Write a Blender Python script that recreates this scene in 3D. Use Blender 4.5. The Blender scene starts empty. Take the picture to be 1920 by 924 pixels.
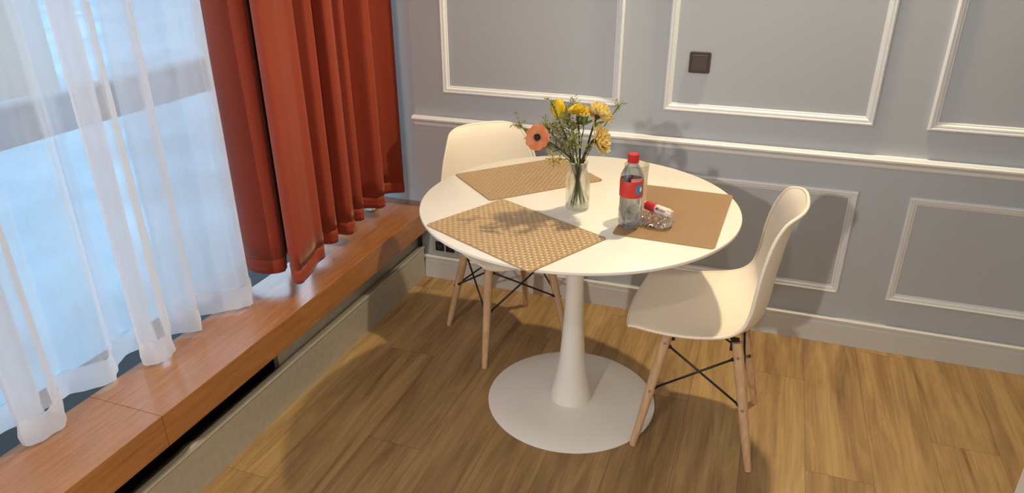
import bpy, bmesh, math, random
from mathutils import Vector, Matrix
from math import sin, cos, pi, radians, sqrt
random.seed(7)
C = bpy.context.scene.collection
V = Vector

# ------------------------------------------------------------------ camera data (1920x924)
F_PX, PPY = 1333.9, 478.8
CAM = V((1.4208, -2.714, 1.5265))
YAW, PITCH, ROLL = 0.3499, 0.4399, -0.005
def cam_axes():
    fwd = V((-sin(YAW)*cos(PITCH), cos(YAW)*cos(PITCH), -sin(PITCH)))
    r = V((cos(YAW), sin(YAW), 0)); u = r.cross(fwd)
    return r*cos(ROLL)+u*sin(ROLL), -r*sin(ROLL)+u*cos(ROLL), fwd
AR, AU, AF = cam_axes()
def ray(u, v): return AR*((u-960)/F_PX) - AU*((v-PPY)/F_PX) + AF
def on_z(u, v, z):
    d = ray(u, v); return CAM + d*((z-CAM.z)/d.z)
def near(u, v, ref, dd=0.0):
    """world point seen at pixel u,v at the depth of the point ref (plus dd)"""
    d = ray(u, v); return CAM + d*(((ref-CAM).dot(AF)+dd)/d.dot(AF))

# ------------------------------------------------------------------ materials
def mat(name):
    m = bpy.data.materials.new(name); m.use_nodes = True
    n = m.node_tree.nodes; l = m.node_tree.links
    b = n['Principled BSDF']
    return m, n, l, b
def simple(name, col, rough=.5, metal=0, spec=.5, coat=0, noise=0, nscale=40, bump=0, bscale=200, sheen=0):
    m, n, l, b = mat(name)
    b.inputs['Base Color'].default_value = (*col, 1)
    b.inputs['Roughness'].default_value = rough
    b.inputs['Metallic'].default_value = metal
    b.inputs['Specular IOR Level'].default_value = spec
    b.inputs['Coat Weight'].default_value = coat
    b.inputs['Coat Roughness'].default_value = .15
    b.inputs['Sheen Weight'].default_value = sheen
    tc = n.new('ShaderNodeTexCoord')
    if noise:
        t = n.new('ShaderNodeTexNoise'); t.inputs['Scale'].default_value = nscale; t.inputs['Detail'].default_value = 5
        l.new(tc.outputs['Object'], t.inputs['Vector'])
        r = n.new('ShaderNodeValToRGB')
        r.color_ramp.elements[0].position = .3; r.color_ramp.elements[1].position = .7
        r.color_ramp.elements[0].color = (*[c*(1-noise) for c in col], 1)
        r.color_ramp.elements[1].color = (*[min(1, c*(1+noise)) for c in col], 1)
        l.new(t.outputs['Fac'], r.inputs['Fac']); l.new(r.outputs['Color'], b.inputs['Base Color'])
    if bump:
        t2 = n.new('ShaderNodeTexNoise'); t2.inputs['Scale'].default_value = bscale; t2.inputs['Detail'].default_value = 3
        l.new(tc.outputs['Object'], t2.inputs['Vector'])
        bp = n.new('ShaderNodeBump'); bp.inputs['Strength'].default_value = bump; bp.inputs['Distance'].default_value = .002
        l.new(t2.outputs['Fac'], bp.inputs['Height']); l.new(bp.outputs['Normal'], b.inputs['Normal'])
    return m
def math_node(n, l, op, a, b=None, c=None):
    k = n.new('ShaderNodeMath'); k.operation = op
    for i, v in enumerate((a, b, c)):
        if v is None: continue
        if hasattr(v, 'is_linked'): l.new(v, k.inputs[i])
        else: k.inputs[i].default_value = v
    return k.outputs[0]
def ramp(n, l, fac, stops):
    r = n.new('ShaderNodeValToRGB'); e = r.color_ramp.elements
    while len(e) < len(stops): e.new(.5)
    for i, (p, c) in enumerate(stops): e[i].position = p; e[i].color = (*c, 1)
    l.new(fac, r.inputs['Fac']); return r.outputs['Color']
def wood_grain(name, stops, axis='Y', scale=1.0, stretch=14, rough=.4, coat=0, coatr=.2, bump=.05):
    m, n, l, b = mat(name)
    tc = n.new('ShaderNodeTexCoord'); mp = n.new('ShaderNodeMapping')
    s = [stretch*scale]*3; s['XYZ'.index(axis)] = scale
    mp.inputs['Scale'].default_value = s
    l.new(tc.outputs['Object'], mp.inputs['Vector'])
    t = n.new('ShaderNodeTexNoise'); t.inputs['Scale'].default_value = 3; t.inputs['Detail'].default_value = 8; t.inputs['Distortion'].default_value = .6
    l.new(mp.outputs['Vector'], t.inputs['Vector'])
    l.new(ramp(n, l, t.outputs['Fac'], stops), b.inputs['Base Color'])
    b.inputs['Roughness'].default_value = rough
    b.inputs['Coat Weight'].default_value = coat; b.inputs['Coat Roughness'].default_value = coatr
    bp = n.new('ShaderNodeBump'); bp.inputs['Strength'].default_value = bump; bp.inputs['Distance'].default_value = .001
    l.new(t.outputs['Fac'], bp.inputs['Height']); l.new(bp.outputs['Normal'], b.inputs['Normal'])
    return m
def floor_material():
    m, n, l, b = mat('oak_laminate')
    tc = n.new('ShaderNodeTexCoord'); sx = n.new('ShaderNodeSeparateXYZ'); l.new(tc.outputs['Object'], sx.inputs[0])
    X, Y = sx.outputs['X'], sx.outputs['Y']
    W, L = .192, 1.28
    px = math_node(n, l, 'DIVIDE', math_node(n, l, 'ADD', X, 10.03), W)
    row = math_node(n, l, 'FLOOR', px)
    fx = math_node(n, l, 'FRACT', px)
    off = math_node(n, l, 'FRACT', math_node(n, l, 'MULTIPLY', row, .3937))
    py = math_node(n, l, 'ADD', math_node(n, l, 'DIVIDE', math_node(n, l, 'ADD', Y, 20.0), L), off)
    fy = math_node(n, l, 'FRACT', py); col = math_node(n, l, 'FLOOR', py)
    cb = n.new('ShaderNodeCombineXYZ'); l.new(row, cb.inputs[0]); l.new(col, cb.inputs[1])
    wn = n.new('ShaderNodeTexWhiteNoise'); wn.noise_dimensions = '2D'; l.new(cb.outputs[0], wn.inputs['Vector'])
    # grain, shifted per plank
    sh = n.new('ShaderNodeVectorMath'); sh.operation = 'MULTIPLY_ADD'
    l.new(wn.outputs['Color'], sh.inputs[0]); sh.inputs[1].default_value = (7, 9, 3)
    l.new(tc.outputs['Object'], sh.inputs[2])
    mp = n.new('ShaderNodeMapping'); mp.inputs['Scale'].default_value = (11, 1.1, 1); l.new(sh.outputs[0], mp.inputs['Vector'])
    t1 = n.new('ShaderNodeTexNoise'); t1.inputs['Scale'].default_value = 1.5; t1.inputs['Detail'].default_value = 9; t1.inputs['Roughness'].default_value = .62; t1.inputs['Distortion'].default_value = .8
    l.new(mp.outputs[0], t1.inputs['Vector'])
    mp2 = n.new('ShaderNodeMapping'); mp2.inputs['Scale'].default_value = (120, 3.5, 1); l.new(sh.outputs[0], mp2.inputs['Vector'])
    t2 = n.new('ShaderNodeTexNoise'); t2.inputs['Scale'].default_value = 1; t2.inputs['Detail'].default_value = 5
    l.new(mp2.outputs[0], t2.inputs['Vector'])
    base = ramp(n, l, t1.outputs['Fac'], [(.22, (.17, .098, .040)), (.43, (.315, .196, .080)), (.58, (.415, .268, .112)), (.80, (.50, .34, .150))])
    fine = ramp(n, l, t2.outputs['Fac'], [(.30, (.74, .72, .68)), (.55, (1, 1, 1))])
    mx = n.new('ShaderNodeMix'); mx.data_type = 'RGBA'; mx.blend_type = 'MULTIPLY'; mx.inputs['Factor'].default_value = .8
    l.new(base, mx.inputs['A']); l.new(fine, mx.inputs['B'])
    tone = ramp(n, l, wn.outputs['Value'], [(0, (.86, .84, .84)), (1, (1.0, 1.0, 1.0))])
    mx2 = n.new('ShaderNodeMix'); mx2.data_type = 'RGBA'; mx2.blend_type = 'MULTIPLY'; mx2.inputs['Factor'].default_value = 1
    l.new(mx.outputs['Result'], mx2.inputs['A']); l.new(tone, mx2.inputs['B'])
    # seams
    ex = math_node(n, l, 'MINIMUM', fx, math_node(n, l, 'SUBTRACT', 1.0, fx))
    ey = math_node(n, l, 'MINIMUM', fy, math_node(n, l, 'SUBTRACT', 1.0, fy))
    sxm = math_node(n, l, 'LESS_THAN', ex, .0045); sym = math_node(n, l, 'LESS_THAN', ey, .0009)
    seam = math_node(n, l, 'MAXIMUM', sxm, sym)
    mx3 = n.new('ShaderNodeMix'); mx3.data_type = 'RGBA'; mx3.inputs['B'].default_value = (.07, .045, .028, 1)
    l.new(math_node(n, l, 'MULTIPLY', seam, .55), mx3.inputs['Factor']); l.new(mx2.outputs['Result'], mx3.inputs['A'])
    l.new(mx3.outputs['Result'], b.inputs['Base Color'])
    b.inputs['Roughness'].default_value = .42
    bp = n.new('ShaderNodeBump'); bp.inputs['Strength'].default_value = .12; bp.inputs['Distance'].default_value = .001
    l.new(t2.outputs['Fac'], bp.inputs['Height']); l.new(bp.outputs['Normal'], b.inputs['Normal'])
    return m
def weave_material(name, cell, c_lo, c_hi, rough, spec, rib=False, bumpd=.0025):
    """basket weave: alternate cells run along x and y"""
    m, n, l, b = mat(name)
    tc = n.new('ShaderNodeTexCoord'); sx = n.new('ShaderNodeSeparateXYZ'); l.new(tc.outputs['Object'], sx.inputs[0])
    cx, cy = cell
    X = math_node(n, l, 'DIVIDE', sx.outputs['X'], cx); Y = math_node(n, l, 'DIVIDE', sx.outputs['Y'], cy)
    hx = math_node(n, l, 'ABSOLUTE', math_node(n, l, 'SINE', math_node(n, l, 'MULTIPLY', X, pi)))
    hy = math_node(n, l, 'ABSOLUTE', math_node(n, l, 'SINE', math_node(n, l, 'MULTIPLY', Y, pi)))
    par = math_node(n, l, 'MODULO', math_node(n, l, 'ADD', math_node(n, l, 'FLOOR', X), math_node(n, l, 'FLOOR', math_node(n, l, 'ADD', Y, 1000.0))), 2.0)
    par = math_node(n, l, 'ABSOLUTE', par)
    over = math_node(n, l, 'MULTIPLY', hx, math_node(n, l, 'POWER', hy, .4))
    under = math_node(n, l, 'MULTIPLY', math_node(n, l, 'POWER', hx, .4), math_node(n, l, 'MULTIPLY', hy, .55))
    mixh = n.new('ShaderNodeMix'); mixh.data_type = 'FLOAT'
    l.new(par, mixh.inputs['Factor']); l.new(over, mixh.inputs['A']); l.new(under, mixh.inputs['B'])
    h = mixh.outputs['Result']
    nz = n.new('ShaderNodeTexNoise'); nz.inputs['Scale'].default_value = 260; l.new(tc.outputs['Object'], nz.inputs['Vector'])
    hh = math_node(n, l, 'ADD', math_node(n, l, 'MULTIPLY', par, -.35), math_node(n, l, 'ADD', .55, math_node(n, l, 'MULTIPLY', nz.outputs['Fac'], .5)))
    l.new(ramp(n, l, hh, [(.25, c_lo), (.95, c_hi)]), b.inputs['Base Color'])
    b.inputs['Roughness'].default_value = rough; b.inputs['Specular IOR Level'].default_value = spec
    bp = n.new('ShaderNodeBump'); bp.inputs['Strength'].default_value = .8; bp.inputs['Distance'].default_value = bumpd
    l.new(h, bp.inputs['Height']); l.new(bp.outputs['Normal'], b.inputs['Normal'])
    return m
def clear_material(name, tint=(1, 1, 1), refl=.06, edge=.55, rough=.02, power=2.0):
    """thin clear glass or plastic: mostly see-through, reflecting more at a glancing angle"""
    m, n, l, b = mat(name); n.remove(b); out = n['Material Output']
    tr = n.new('ShaderNodeBsdfTransparent'); tr.inputs[0].default_value = (*tint, 1)
    gl = n.new('ShaderNodeBsdfGlossy'); gl.inputs['Roughness'].default_value = rough; gl.inputs['Color'].default_value = (.95, .96, .95, 1)
    lw = n.new('ShaderNodeLayerWeight'); lw.inputs['Blend'].default_value = .5
    f = math_node(n, l, 'ADD', refl, math_node(n, l, 'MULTIPLY', math_node(n, l, 'POWER', lw.outputs['Facing'], power), edge))
    mx = n.new('ShaderNodeMixShader'); l.new(f, mx.inputs[0]); l.new(tr.outputs[0], mx.inputs[1]); l.new(gl.outputs[0], mx.inputs[2])
    l.new(mx.outputs[0], out.inputs['Surface']); return m
def glass_material(name, tint, refr, ior=1.45, rough=0.0):
    """clear glass: part refracting, part straight see-through"""
    m, n, l, b = mat(name); out = n['Material Output']
    b.inputs['Base Color'].default_value = (*tint, 1); b.inputs['Roughness'].default_value = rough
    b.inputs['Transmission Weight'].default_value = 1; b.inputs['IOR'].default_value = ior
    tr = n.new('ShaderNodeBsdfTransparent'); tr.inputs[0].default_value = (*tint, 1)
    mx = n.new('ShaderNodeMixShader'); mx.inputs[0].default_value = refr
    l.new(tr.outputs[0], mx.inputs[1]); l.new(b.outputs[0], mx.inputs[2]); l.new(mx.outputs[0], out.inputs['Surface'])
    return m
def sheer_material(name, see=.34):
    m, n, l, b = mat(name); n.remove(b); out = n['Material Output']
    tr = n.new('ShaderNodeBsdfTransparent')
    df = n.new('ShaderNodeBsdfDiffuse'); df.inputs[0].default_value = (.86, .87, .92, 1)
    tl = n.new('ShaderNodeBsdfTranslucent'); tl.inputs[0].default_value = (.90, .91, .96, 1)
    m1 = n.new('ShaderNodeMixShader'); m1.inputs[0].default_value = .55; l.new(df.outputs[0], m1.inputs[1]); l.new(tl.outputs[0], m1.inputs[2])
    lw = n.new('ShaderNodeLayerWeight'); lw.inputs['Blend'].default_value = .5
    f = math_node(n, l, 'MULTIPLY', math_node(n, l, 'POWER', math_node(n, l, 'SUBTRACT', 1.0, lw.outputs['Facing']), .8), see)
    tc = n.new('ShaderNodeTexCoord')
    mp = n.new('ShaderNodeMapping'); mp.inputs['Scale'].default_value = (30, 60, 9); l.new(tc.outputs['Object'], mp.inputs[0])
    nz = n.new('ShaderNodeTexNoise'); nz.inputs['Scale'].default_value = 1; nz.inputs['Detail'].default_value = 4; l.new(mp.outputs[0], nz.inputs['Vector'])
    f2 = math_node(n, l, 'MULTIPLY', f, math_node(n, l, 'ADD', .9, math_node(n, l, 'MULTIPLY', nz.outputs['Fac'], .2)))
    mx = n.new('ShaderNodeMixShader'); l.new(f2, mx.inputs[0]); l.new(m1.outputs[0], mx.inputs[1]); l.new(tr.outputs[0], mx.inputs[2])
    l.new(mx.outputs[0], out.inputs['Surface']); return m
def fabric_material(name, col, transl=.15):
    m, n, l, b = mat(name); out = n['Material Output']
    tc = n.new('ShaderNodeTexCoord')
    nz = n.new('ShaderNodeTexNoise'); nz.inputs['Scale'].default_value = 500; nz.inputs['Detail'].default_value = 2; l.new(tc.outputs['Object'], nz.inputs['Vector'])
    c = ramp(n, l, nz.outputs['Fac'], [(.3, tuple(x*.88 for x in col)), (.7, tuple(x*1.1 for x in col))])
    l.new(c, b.inputs['Base Color'])
    b.inputs['Roughness'].default_value = .75; b.inputs['Sheen Weight'].default_value = .25; b.inputs['Sheen Roughness'].default_value = .4
    b.inputs['Sheen Tint'].default_value = (1, .7, .6, 1); b.inputs['Specular IOR Level'].default_value = .25
    tl = n.new('ShaderNodeBsdfTranslucent'); l.new(c, tl.inputs[0])
    mx = n.new('ShaderNodeMixShader'); mx.inputs[0].default_value = transl
    l.new(b.outputs[0], mx.inputs[1]); l.new(tl.outputs[0], mx.inputs[2]); l.new(mx.outputs[0], out.inputs['Surface'])
    bp = n.new('ShaderNodeBump'); bp.inputs['Strength'].default_value = .2; bp.inputs['Distance'].default_value = .0006
    l.new(nz.outputs['Fac'], bp.inputs['Height']); l.new(bp.outputs['Normal'], b.inputs['Normal'])
    return m
def petal_material(name, lo, hi, transl=.25, scale=60):
    m, n, l, b = mat(name); out = n['Material Output']
    tc = n.new('ShaderNodeTexCoord'); nz = n.new('ShaderNodeTexNoise'); nz.inputs['Scale'].default_value = scale; l.new(tc.outputs['Object'], nz.inputs['Vector'])
    c = ramp(n, l, nz.outputs['Fac'], [(.35, lo), (.65, hi)]); l.new(c, b.inputs['Base Color']); b.inputs['Roughness'].default_value = .55
    tl = n.new('ShaderNodeBsdfTranslucent'); l.new(c, tl.inputs[0])
    mx = n.new('ShaderNodeMixShader'); mx.inputs[0].default_value = transl
    l.new(b.outputs[0], mx.inputs[1]); l.new(tl.outputs[0], mx.inputs[2]); l.new(mx.outputs[0], out.inputs['Surface'])
    return m

M = {}
M['trim'] = simple('trim_paint', (.76, .79, .83), .42, spec=.45)
M['wall'] = simple('grey_wall_paint', (.465, .508, .56), .45, spec=.4, bump=.06, bscale=120)
M['skirting'] = simple('skirting_paint', (.61, .62, .62), .42, spec=.45)
M['white_wall'] = simple('white_paint', (.72, .71, .69), .6)
M['ceiling'] = simple('ceiling_paint', (.8, .79, .77), .8)
M['floor'] = floor_material()
M['ledge'] = wood_grain('ledge_wood', [(.25, (.27, .105, .030)), (.5, (.36, .150, .047)), (.75, (.43, .192, .066))], 'Y', 2.2, 16, .34, .75, .20)
M['metal'] = simple('galvanised_metal', (.44, .425, .375), .40, metal=.25, noise=.07, nscale=45, bump=.06, bscale=160)
M['infill'] = simple('grey_metal_panel', (.50, .485, .43), .4, metal=.25, noise=.08, nscale=14)
M['black'] = simple('black_paint_void_shade', (.008, .008, .009), .7)  # black of sill and trench; also stands in for shade under the ledge
M['frame'] = simple('grey_window_frame', (.30, .32, .36), .45)
M['glass_pane'] = clear_material('window_glass', (.93, .97, 1), .04, .4)
M['sheer'] = sheer_material('sheer_voile', .49)
M['sheer_hem'] = sheer_material('sheer_voile_hem', .10)
M['curtain'] = fabric_material('rust_orange_fabric', (.32, .052, .026), .03)
M['table'] = simple('white_lacquer', (.82, .79, .735), .32, coat=.15)
M['edge'] = simple('table_edge_grey', (.62, .60, .57), .4)
M['chair'] = simple('white_moulded_plastic', (.84, .765, .66), .38, spec=.45)
M['beech'] = wood_grain('pale_beech', [(.3, (.50, .31, .17)), (.55, (.60, .395, .235)), (.8, (.67, .46, .29))], 'Z', 4, 9, .45)
M['blackmetal'] = simple('black_metal', (.012, .012, .013), .4, spec=.5)
M['bolt'] = simple('steel_bolt', (.45, .43, .40), .35, metal=.9)
M['weave'] = weave_material('gold_basket_weave', (.0125, .0098), (.30, .185, .085), (.64, .46, .27), .34, .7)
M['weave_rib'] = weave_material('brown_gold_ribbed_weave', (.0098, .0098), (.26, .155, .07), (.52, .35, .17), .32, .8)
M['weave_fine'] = weave_material('fine_brown_weave', (.0032, .0022), (.20, .11, .045), (.42, .26, .12), .38, .5, bumpd=.0006)
M['binding'] = simple('mat_edge', (.36, .22, .10), .5)
M['vase'] = glass_material('clear_vase_glass', (.98, .99, .97), .52)
M['tumbler'] = glass_material('clear_tumbler_glass', (.97, .95, .90), .55)
M['pet'] = clear_material('clear_plastic', (.70, .76, .83), .10, .6, .05, 1.6)
def water_material():
    m, n, l, b = mat('water')
    b.inputs['Base Color'].default_value = (.86, .92, .95, 1); b.inputs['Roughness'].default_value = .0
    b.inputs['Transmission Weight'].default_value = 1; b.inputs['IOR'].default_value = 1.33
    out = n['Material Output']; tr = n.new('ShaderNodeBsdfTransparent'); tr.inputs[0].default_value = (.85, .9, .93, 1)
    mx = n.new('ShaderNodeMixShader'); mx.inputs[0].default_value = .5
    l.new(b.outputs[0], mx.inputs[1]); l.new(tr.outputs[0], mx.inputs[2]); l.new(mx.outputs[0], out.inputs['Surface'])
    return m
M['water'] = water_material()
M['cellophane'] = clear_material('crinkled_cellophane', (.96, .94, .92), .20, .6, .10, 1.0)
M['redcap'] = simple('red_plastic', (.52, .016, .022), .4)
M['redlabel'] = simple('red_label', (.55, .035, .022), .42, noise=.08, nscale=60)
M['pinklabel'] = simple('pink_label', (.62, .22, .24), .45)
M['blueprint'] = simple('blue_print', (.045, .22, .42), .45)
M['whiteprint'] = simple('white_print', (.8, .8, .8), .5)
M['darkprint'] = simple('dark_print', (.05, .03, .03), .5)
M['redwrap'] = simple('red_wrapper', (.52, .018, .035), .32, noise=.1, nscale=80)
M['whitewrap'] = simple('white_wrapper', (.80, .70, .66), .4)
M['biscuit'] = simple('brown_biscuit', (.36, .17, .075), .7, noise=.3, nscale=90, bump=.5, bscale=200)
M['tissue'] = simple('white_tissue', (.85, .85, .86), .8)
M['switch'] = simple('bronze_switch_frame', (.055, .043, .042), .35, spec=.6)
M['rocker'] = simple('bronze_switch_rocker', (.085, .068, .064), .3, spec=.6, noise=.1, nscale=30)
M['plate'] = simple('grey_socket_plate', (.42, .42, .42), .4)
M['socket_mark'] = simple('grey_socket_marks', (.13, .13, .13), .5)
M['socket'] = simple('black_socket', (.012, .012, .013), .35)
M['yellow'] = petal_material('yellow_petal', (.84, .60, .015), (.92, .74, .04))
M['yellow2'] = petal_material('lemon_petal', (.86, .64, .03), (.94, .80, .13))
M['mum'] = petal_material('straw_yellow_petal', (.82, .60, .16), (.92, .81, .40), scale=90)
M['orange'] = petal_material('coral_orange_petal', (.76, .24, .09), (.86, .38, .18), scale=35)
M['pink'] = petal_material('pale_pink_petal', (.80, .48, .36), (.85, .6, .45))
M['poppy_eye'] = simple('black_flower_centre', (.012, .008, .012), .7)
M['stem'] = simple('green_stem', (.055, .080, .022), .55, noise=.25, nscale=60)
M['stem_dark'] = simple('dark_stem', (.035, .034, .014), .6, noise=.2, nscale=60)
M['leaf'] = petal_material('green_leaf', (.13, .20, .05), (.26, .36, .09), .2)
M['needle'] = petal_material('olive_needles', (.11, .145, .035), (.56, .54, .20), .15, 120)
M['seed'] = petal_material('golden_buds', (.35, .28, .06), (.78, .60, .14), .1, 120)
M['facade'] = simple('outside_render', (.27, .205, .155), .9, noise=.06, nscale=3)
M['facade_blue'] = simple('pale_blue_render', (.17, .32, .43), .9, noise=.12, nscale=1.2)
M['outground'] = simple('outside_paving', (.205, .35, .44), .9, noise=.30, nscale=1.3)

# ------------------------------------------------------------------ geometry helpers
def tag(o, label=None, cat=None, group=None, kind=None):
    if label: o['label'] = label
    if cat: o['category'] = cat
    if group: o['group'] = group
    if kind: o['kind'] = kind
    return o
def obj(name, bm, m, parent=None, smooth=False, bevel=0, bseg=2, solid=0, sub=0, soff=0.0):
    bmesh.ops.recalc_face_normals(bm, faces=bm.faces) if not solid else None
    me = bpy.data.meshes.new(name); bm.to_mesh(me); bm.free()
    if smooth:
        for p in me.polygons: p.use_smooth = True
    o = bpy.data.objects.new(name, me); C.objects.link(o)
    me.materials.append(m)
    if parent: o.parent = parent
    if solid:
        k = o.modifiers.new('solid', 'SOLIDIFY'); k.thickness = solid; k.offset = soff; k.use_even_offset = False
    if bevel:
        k = o.modifiers.new('bevel', 'BEVEL'); k.width = bevel; k.segments = bseg; k.limit_method = 'ANGLE'; k.angle_limit = radians(40)
    if sub:
        k = o.modifiers.new('sub', 'SUBSURF'); k.levels = sub; k.render_levels = sub
    return o
def thing(name, label, cat, loc=(0, 0, 0), rz=0, group=None):
    o = bpy.data.objects.new(name, None); C.objects.link(o); o.empty_display_size = .05
    o.location = loc; o.rotation_euler = (0, 0, rz)
    return tag(o, label, cat, group)
def struct(name, bm, m, **k): return tag(obj(name, bm, m, **k), kind='structure')
def NB(): return bmesh.new()
def box(bm, x0, x1, y0, y1, z0, z1):
    v = [bm.verts.new((x, y, z)) for x in (x0, x1) for y in (y0, y1) for z in (z0, z1)]
    for f in ((0, 1, 3, 2), (4, 6, 7, 5), (0, 4, 5, 1), (2, 3, 7, 6), (0, 2, 6, 4), (1, 5, 7, 3)): bm.faces.new([v[i] for i in f])
    return bm
def lathe(bm, prof, n=48, cx=0, cy=0, wob=None):
    rings = []
    for r, z in prof:
        if r < 1e-6: rings.append([bm.verts.new((cx, cy, z))])
        else:
            ring = []
            for i in range(n):
                a = 2*pi*i/n; rr = r*(wob(a, z) if wob else 1)
                ring.append(bm.verts.new((cx+rr*cos(a), cy+rr*sin(a), z)))
            rings.append(ring)
    for a, b in zip(rings, rings[1:]):
        for i in range(n):
            j = (i+1) % n
            if len(a) == 1 and len(b) == 1: continue
            if len(a) == 1: bm.faces.new((a[0], b[i], b[j]))
            elif len(b) == 1: bm.faces.new((a[i], a[j], b[0]))
            else: bm.faces.new((a[i], a[j], b[j], b[i]))
    return bm
def frame_of(d):
    d = V(d).normalized(); a = V((0, 0, 1)) if abs(d.z) < .95 else V((1, 0, 0))
    x = d.cross(a).normalized(); y = d.cross(x).normalized(); return x, y, d
def tube(bm, pts, rad, n=8, caps=True):
    pts = [V(p) for p in pts]; rings = []
    if not hasattr(rad, '__len__'): rad = [rad]*len(pts)
    x = None
    for i, p in enumerate(pts):
        d = (pts[min(i+1, len(pts)-1)]-pts[max(i-1, 0)]).normalized()
        if x is None: x, y, _ = frame_of(d)
        else:
            x = (x-d*x.dot(d)).normalized(); y = d.cross(x)
        rings.append([bm.verts.new(p+(x*cos(2*pi*k/n)+y*sin(2*pi*k/n))*rad[i]) for k in range(n)])
    for a, b in zip(rings, rings[1:]):
        for k in range(n):
            bm.faces.new((a[k], a[(k+1) % n], b[(k+1) % n], b[k]))
    if caps:
        bm.faces.new(rings[0][::-1]); bm.faces.new(rings[-1])
    return bm
def catmull(pts, per=8):
    pts = [V(p) for p in pts]; out = []
    q = [2*pts[0]-pts[1]]+pts+[2*pts[-1]-pts[-2]]
    for i in range(1, len(q)-2):
        p0, p1, p2, p3 = q[i-1:i+3]
        for k in range(per):
            t = k/per
            out.append(.5*((2*p1)+(p2-p0)*t+(2*p0-5*p1+4*p2-p3)*t*t+(3*p1-p0-3*p2+p3)*t**3))
    out.append(pts[-1]); return out
def grid(bm, f, nu, nv, closed_u=False):
    g = [[bm.verts.new(f(i/(nu if closed_u else nu-1), j/(nv-1))) for j in range(nv)] for i in range(nu)]
    for i in range(nu if closed_u else nu-1):
        for j in range(nv-1):
            a, b = g[i], g[(i+1) % nu]
            bm.faces.new((a[j], b[j], b[j+1], a[j+1]))
    return g
def extrude_x(bm, prof, x0, x1):
    a = [bm.verts.new((x0, y, z)) for y, z in prof]; b = [bm.verts.new((x1, y, z)) for y, z in prof]
    n = len(prof)
    for i in range(n): bm.faces.new((a[i], a[(i+1) % n], b[(i+1) % n], b[i]))
    bm.faces.new(a); bm.faces.new(b[::-1]); return bm
def smooth_all(o):
    for p in o.data.polygons: p.use_smooth = True
    return o

# ------------------------------------------------------------------ the room
CEIL = 2.80
struct('floor', box(NB(), -.62, 3.6, -6.6, .12, -.06, 0), M['floor'])
struct('ceiling', box(NB(), -.62, 3.6, -6.6, .12, CEIL, CEIL+.06), M['ceiling'])
b = NB(); box(b, -.015, 3.6, 0, .12, 0, CEIL); box(b, -.62, -.0151, .05, .12, 0, CEIL)
struct('wall_back', b, M['wall'])
struct('wall_front', box(NB(), -.62, 3.6, -6.7, -6.6, 0, CEIL), M['white_wall'])
b = NB(); box(b, 2.17, 2.30, -6.6, -.925, 0, CEIL)
struct('wall_right', b, M['white_wall'])
struct('wall_corridor', box(NB(), 3.6, 3.7, -6.6, .12, 0, CEIL), M['white_wall'])
b = NB(); box(b, -.62, -.40, -6.6, -3.6, 0, CEIL); box(b, -.62, -.40, -3.6, .05, 2.46, CEIL)
struct('wall_left', b, M['white_wall'])
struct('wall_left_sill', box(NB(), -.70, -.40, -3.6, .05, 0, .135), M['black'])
struct('wall_ledge_shade', box(NB(), -.218, -.20, -3.6, -.001, 0, .249), M['black'])  # black sheet painting in the shade of the open space below the ledge
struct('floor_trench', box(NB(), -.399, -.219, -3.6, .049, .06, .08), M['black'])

# window: frame members and panes, behind the curtains
wf = NB()
Y0, Y1 = -3.6, .049
XF0, XF1 = -.47, -.401
for z0, z1 in ((1.0, 1.105), (2.38, 2.46)): box(wf, XF0, XF1, Y0, Y1, z0, z1)
box(wf, XF1, XF1+.008, Y0, Y1, 1.092, 1.102)
box(wf, XF1, XF1+.006, Y0, Y1, 1.004, 1.012)
for y0, y1 in ((Y0, Y0+.06), (-2.28, -2.20), (Y1-.07, Y1)): 
    for z0, z1 in ((.135, 1.0), (1.105, 2.38)): box(wf, XF0+.004, XF1-.004, y0, y1, z0, z1)
win = tag(obj('window_1', wf, M['frame'], bevel=.003), kind='structure')
for y0, y1 in ((Y0+.06, -2.28), (-2.20, Y1-.07)):
    for z0, z1 in ((.135, 1.0), (1.105, 2.38)):
        obj('window_pane', box(NB(), -.440, -.434, y0, y1, z0, z1), M['glass_pane'], win)

# outside: a pale rendered building and the paving below the window
struct('wall_outside', box(NB(), -9.0, -4.2, -4.9, 1.64, -.02, 6.0), M['facade'])
struct('wall_outside_far', box(NB(), -16, -14, 4, 30, -.02, 7.0), M['facade_blue'])
struct('ground_outside', box(NB(), -30, -.705, -20, 30, -.25, -.02), M['outground'])

# baseboard, chair rail, panel mouldings
bb = NB()
extrude_x(bb, [(0, 0), (-.018, 0), (-.018, .084), (-.015, .090), (-.015, .096), (-.022, .100), (-.022, .108), (-.016, .113), (0, .113)], .001, 3.6)
struct('baseboard_back', bb, M['skirting'])
ra = NB()
extrude_x(ra, [(0, .728), (-.006, .728), (-.009, .733), (-.010, .742), (-.016, .750), (-.028, .754), (-.033, .758), (-.033, .764), (-.029, .768), (-.026, .773), (0, .773)], -.014, 3.6)
struct('trim_1', ra, M['trim'])
PROF = [(0, 0), (0, .009), (.003, .014), (.007, .016), (.011, .0145), (.0125, .010), (.0145, .010), (.0155, .0125), (.020, .0115), (.023, .008), (.024, .0055), (.028, .005), (.030, .003), (.030, 0)]
def panel_frame(n, x0, x1, z0, z1):
    bm = NB(); rings = []
    for cx, cz, sx, sz in ((x0, z0, 1, 1), (x1, z0, -1, 1), (x1, z1, -1, -1), (x0, z1, 1, -1)):
        rings.append([bm.verts.new((cx+sx*w, -h, cz+sz*w)) for w, h in PROF])
    for i in range(4):
        a, c = rings[i], rings[(i+1) % 4]
        for k in range(len(PROF)-1): bm.faces.new((a[k], c[k], c[k+1], a[k+1]))
    return struct('trim_%d' % n, bm, M['trim'])
n = 2
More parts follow.
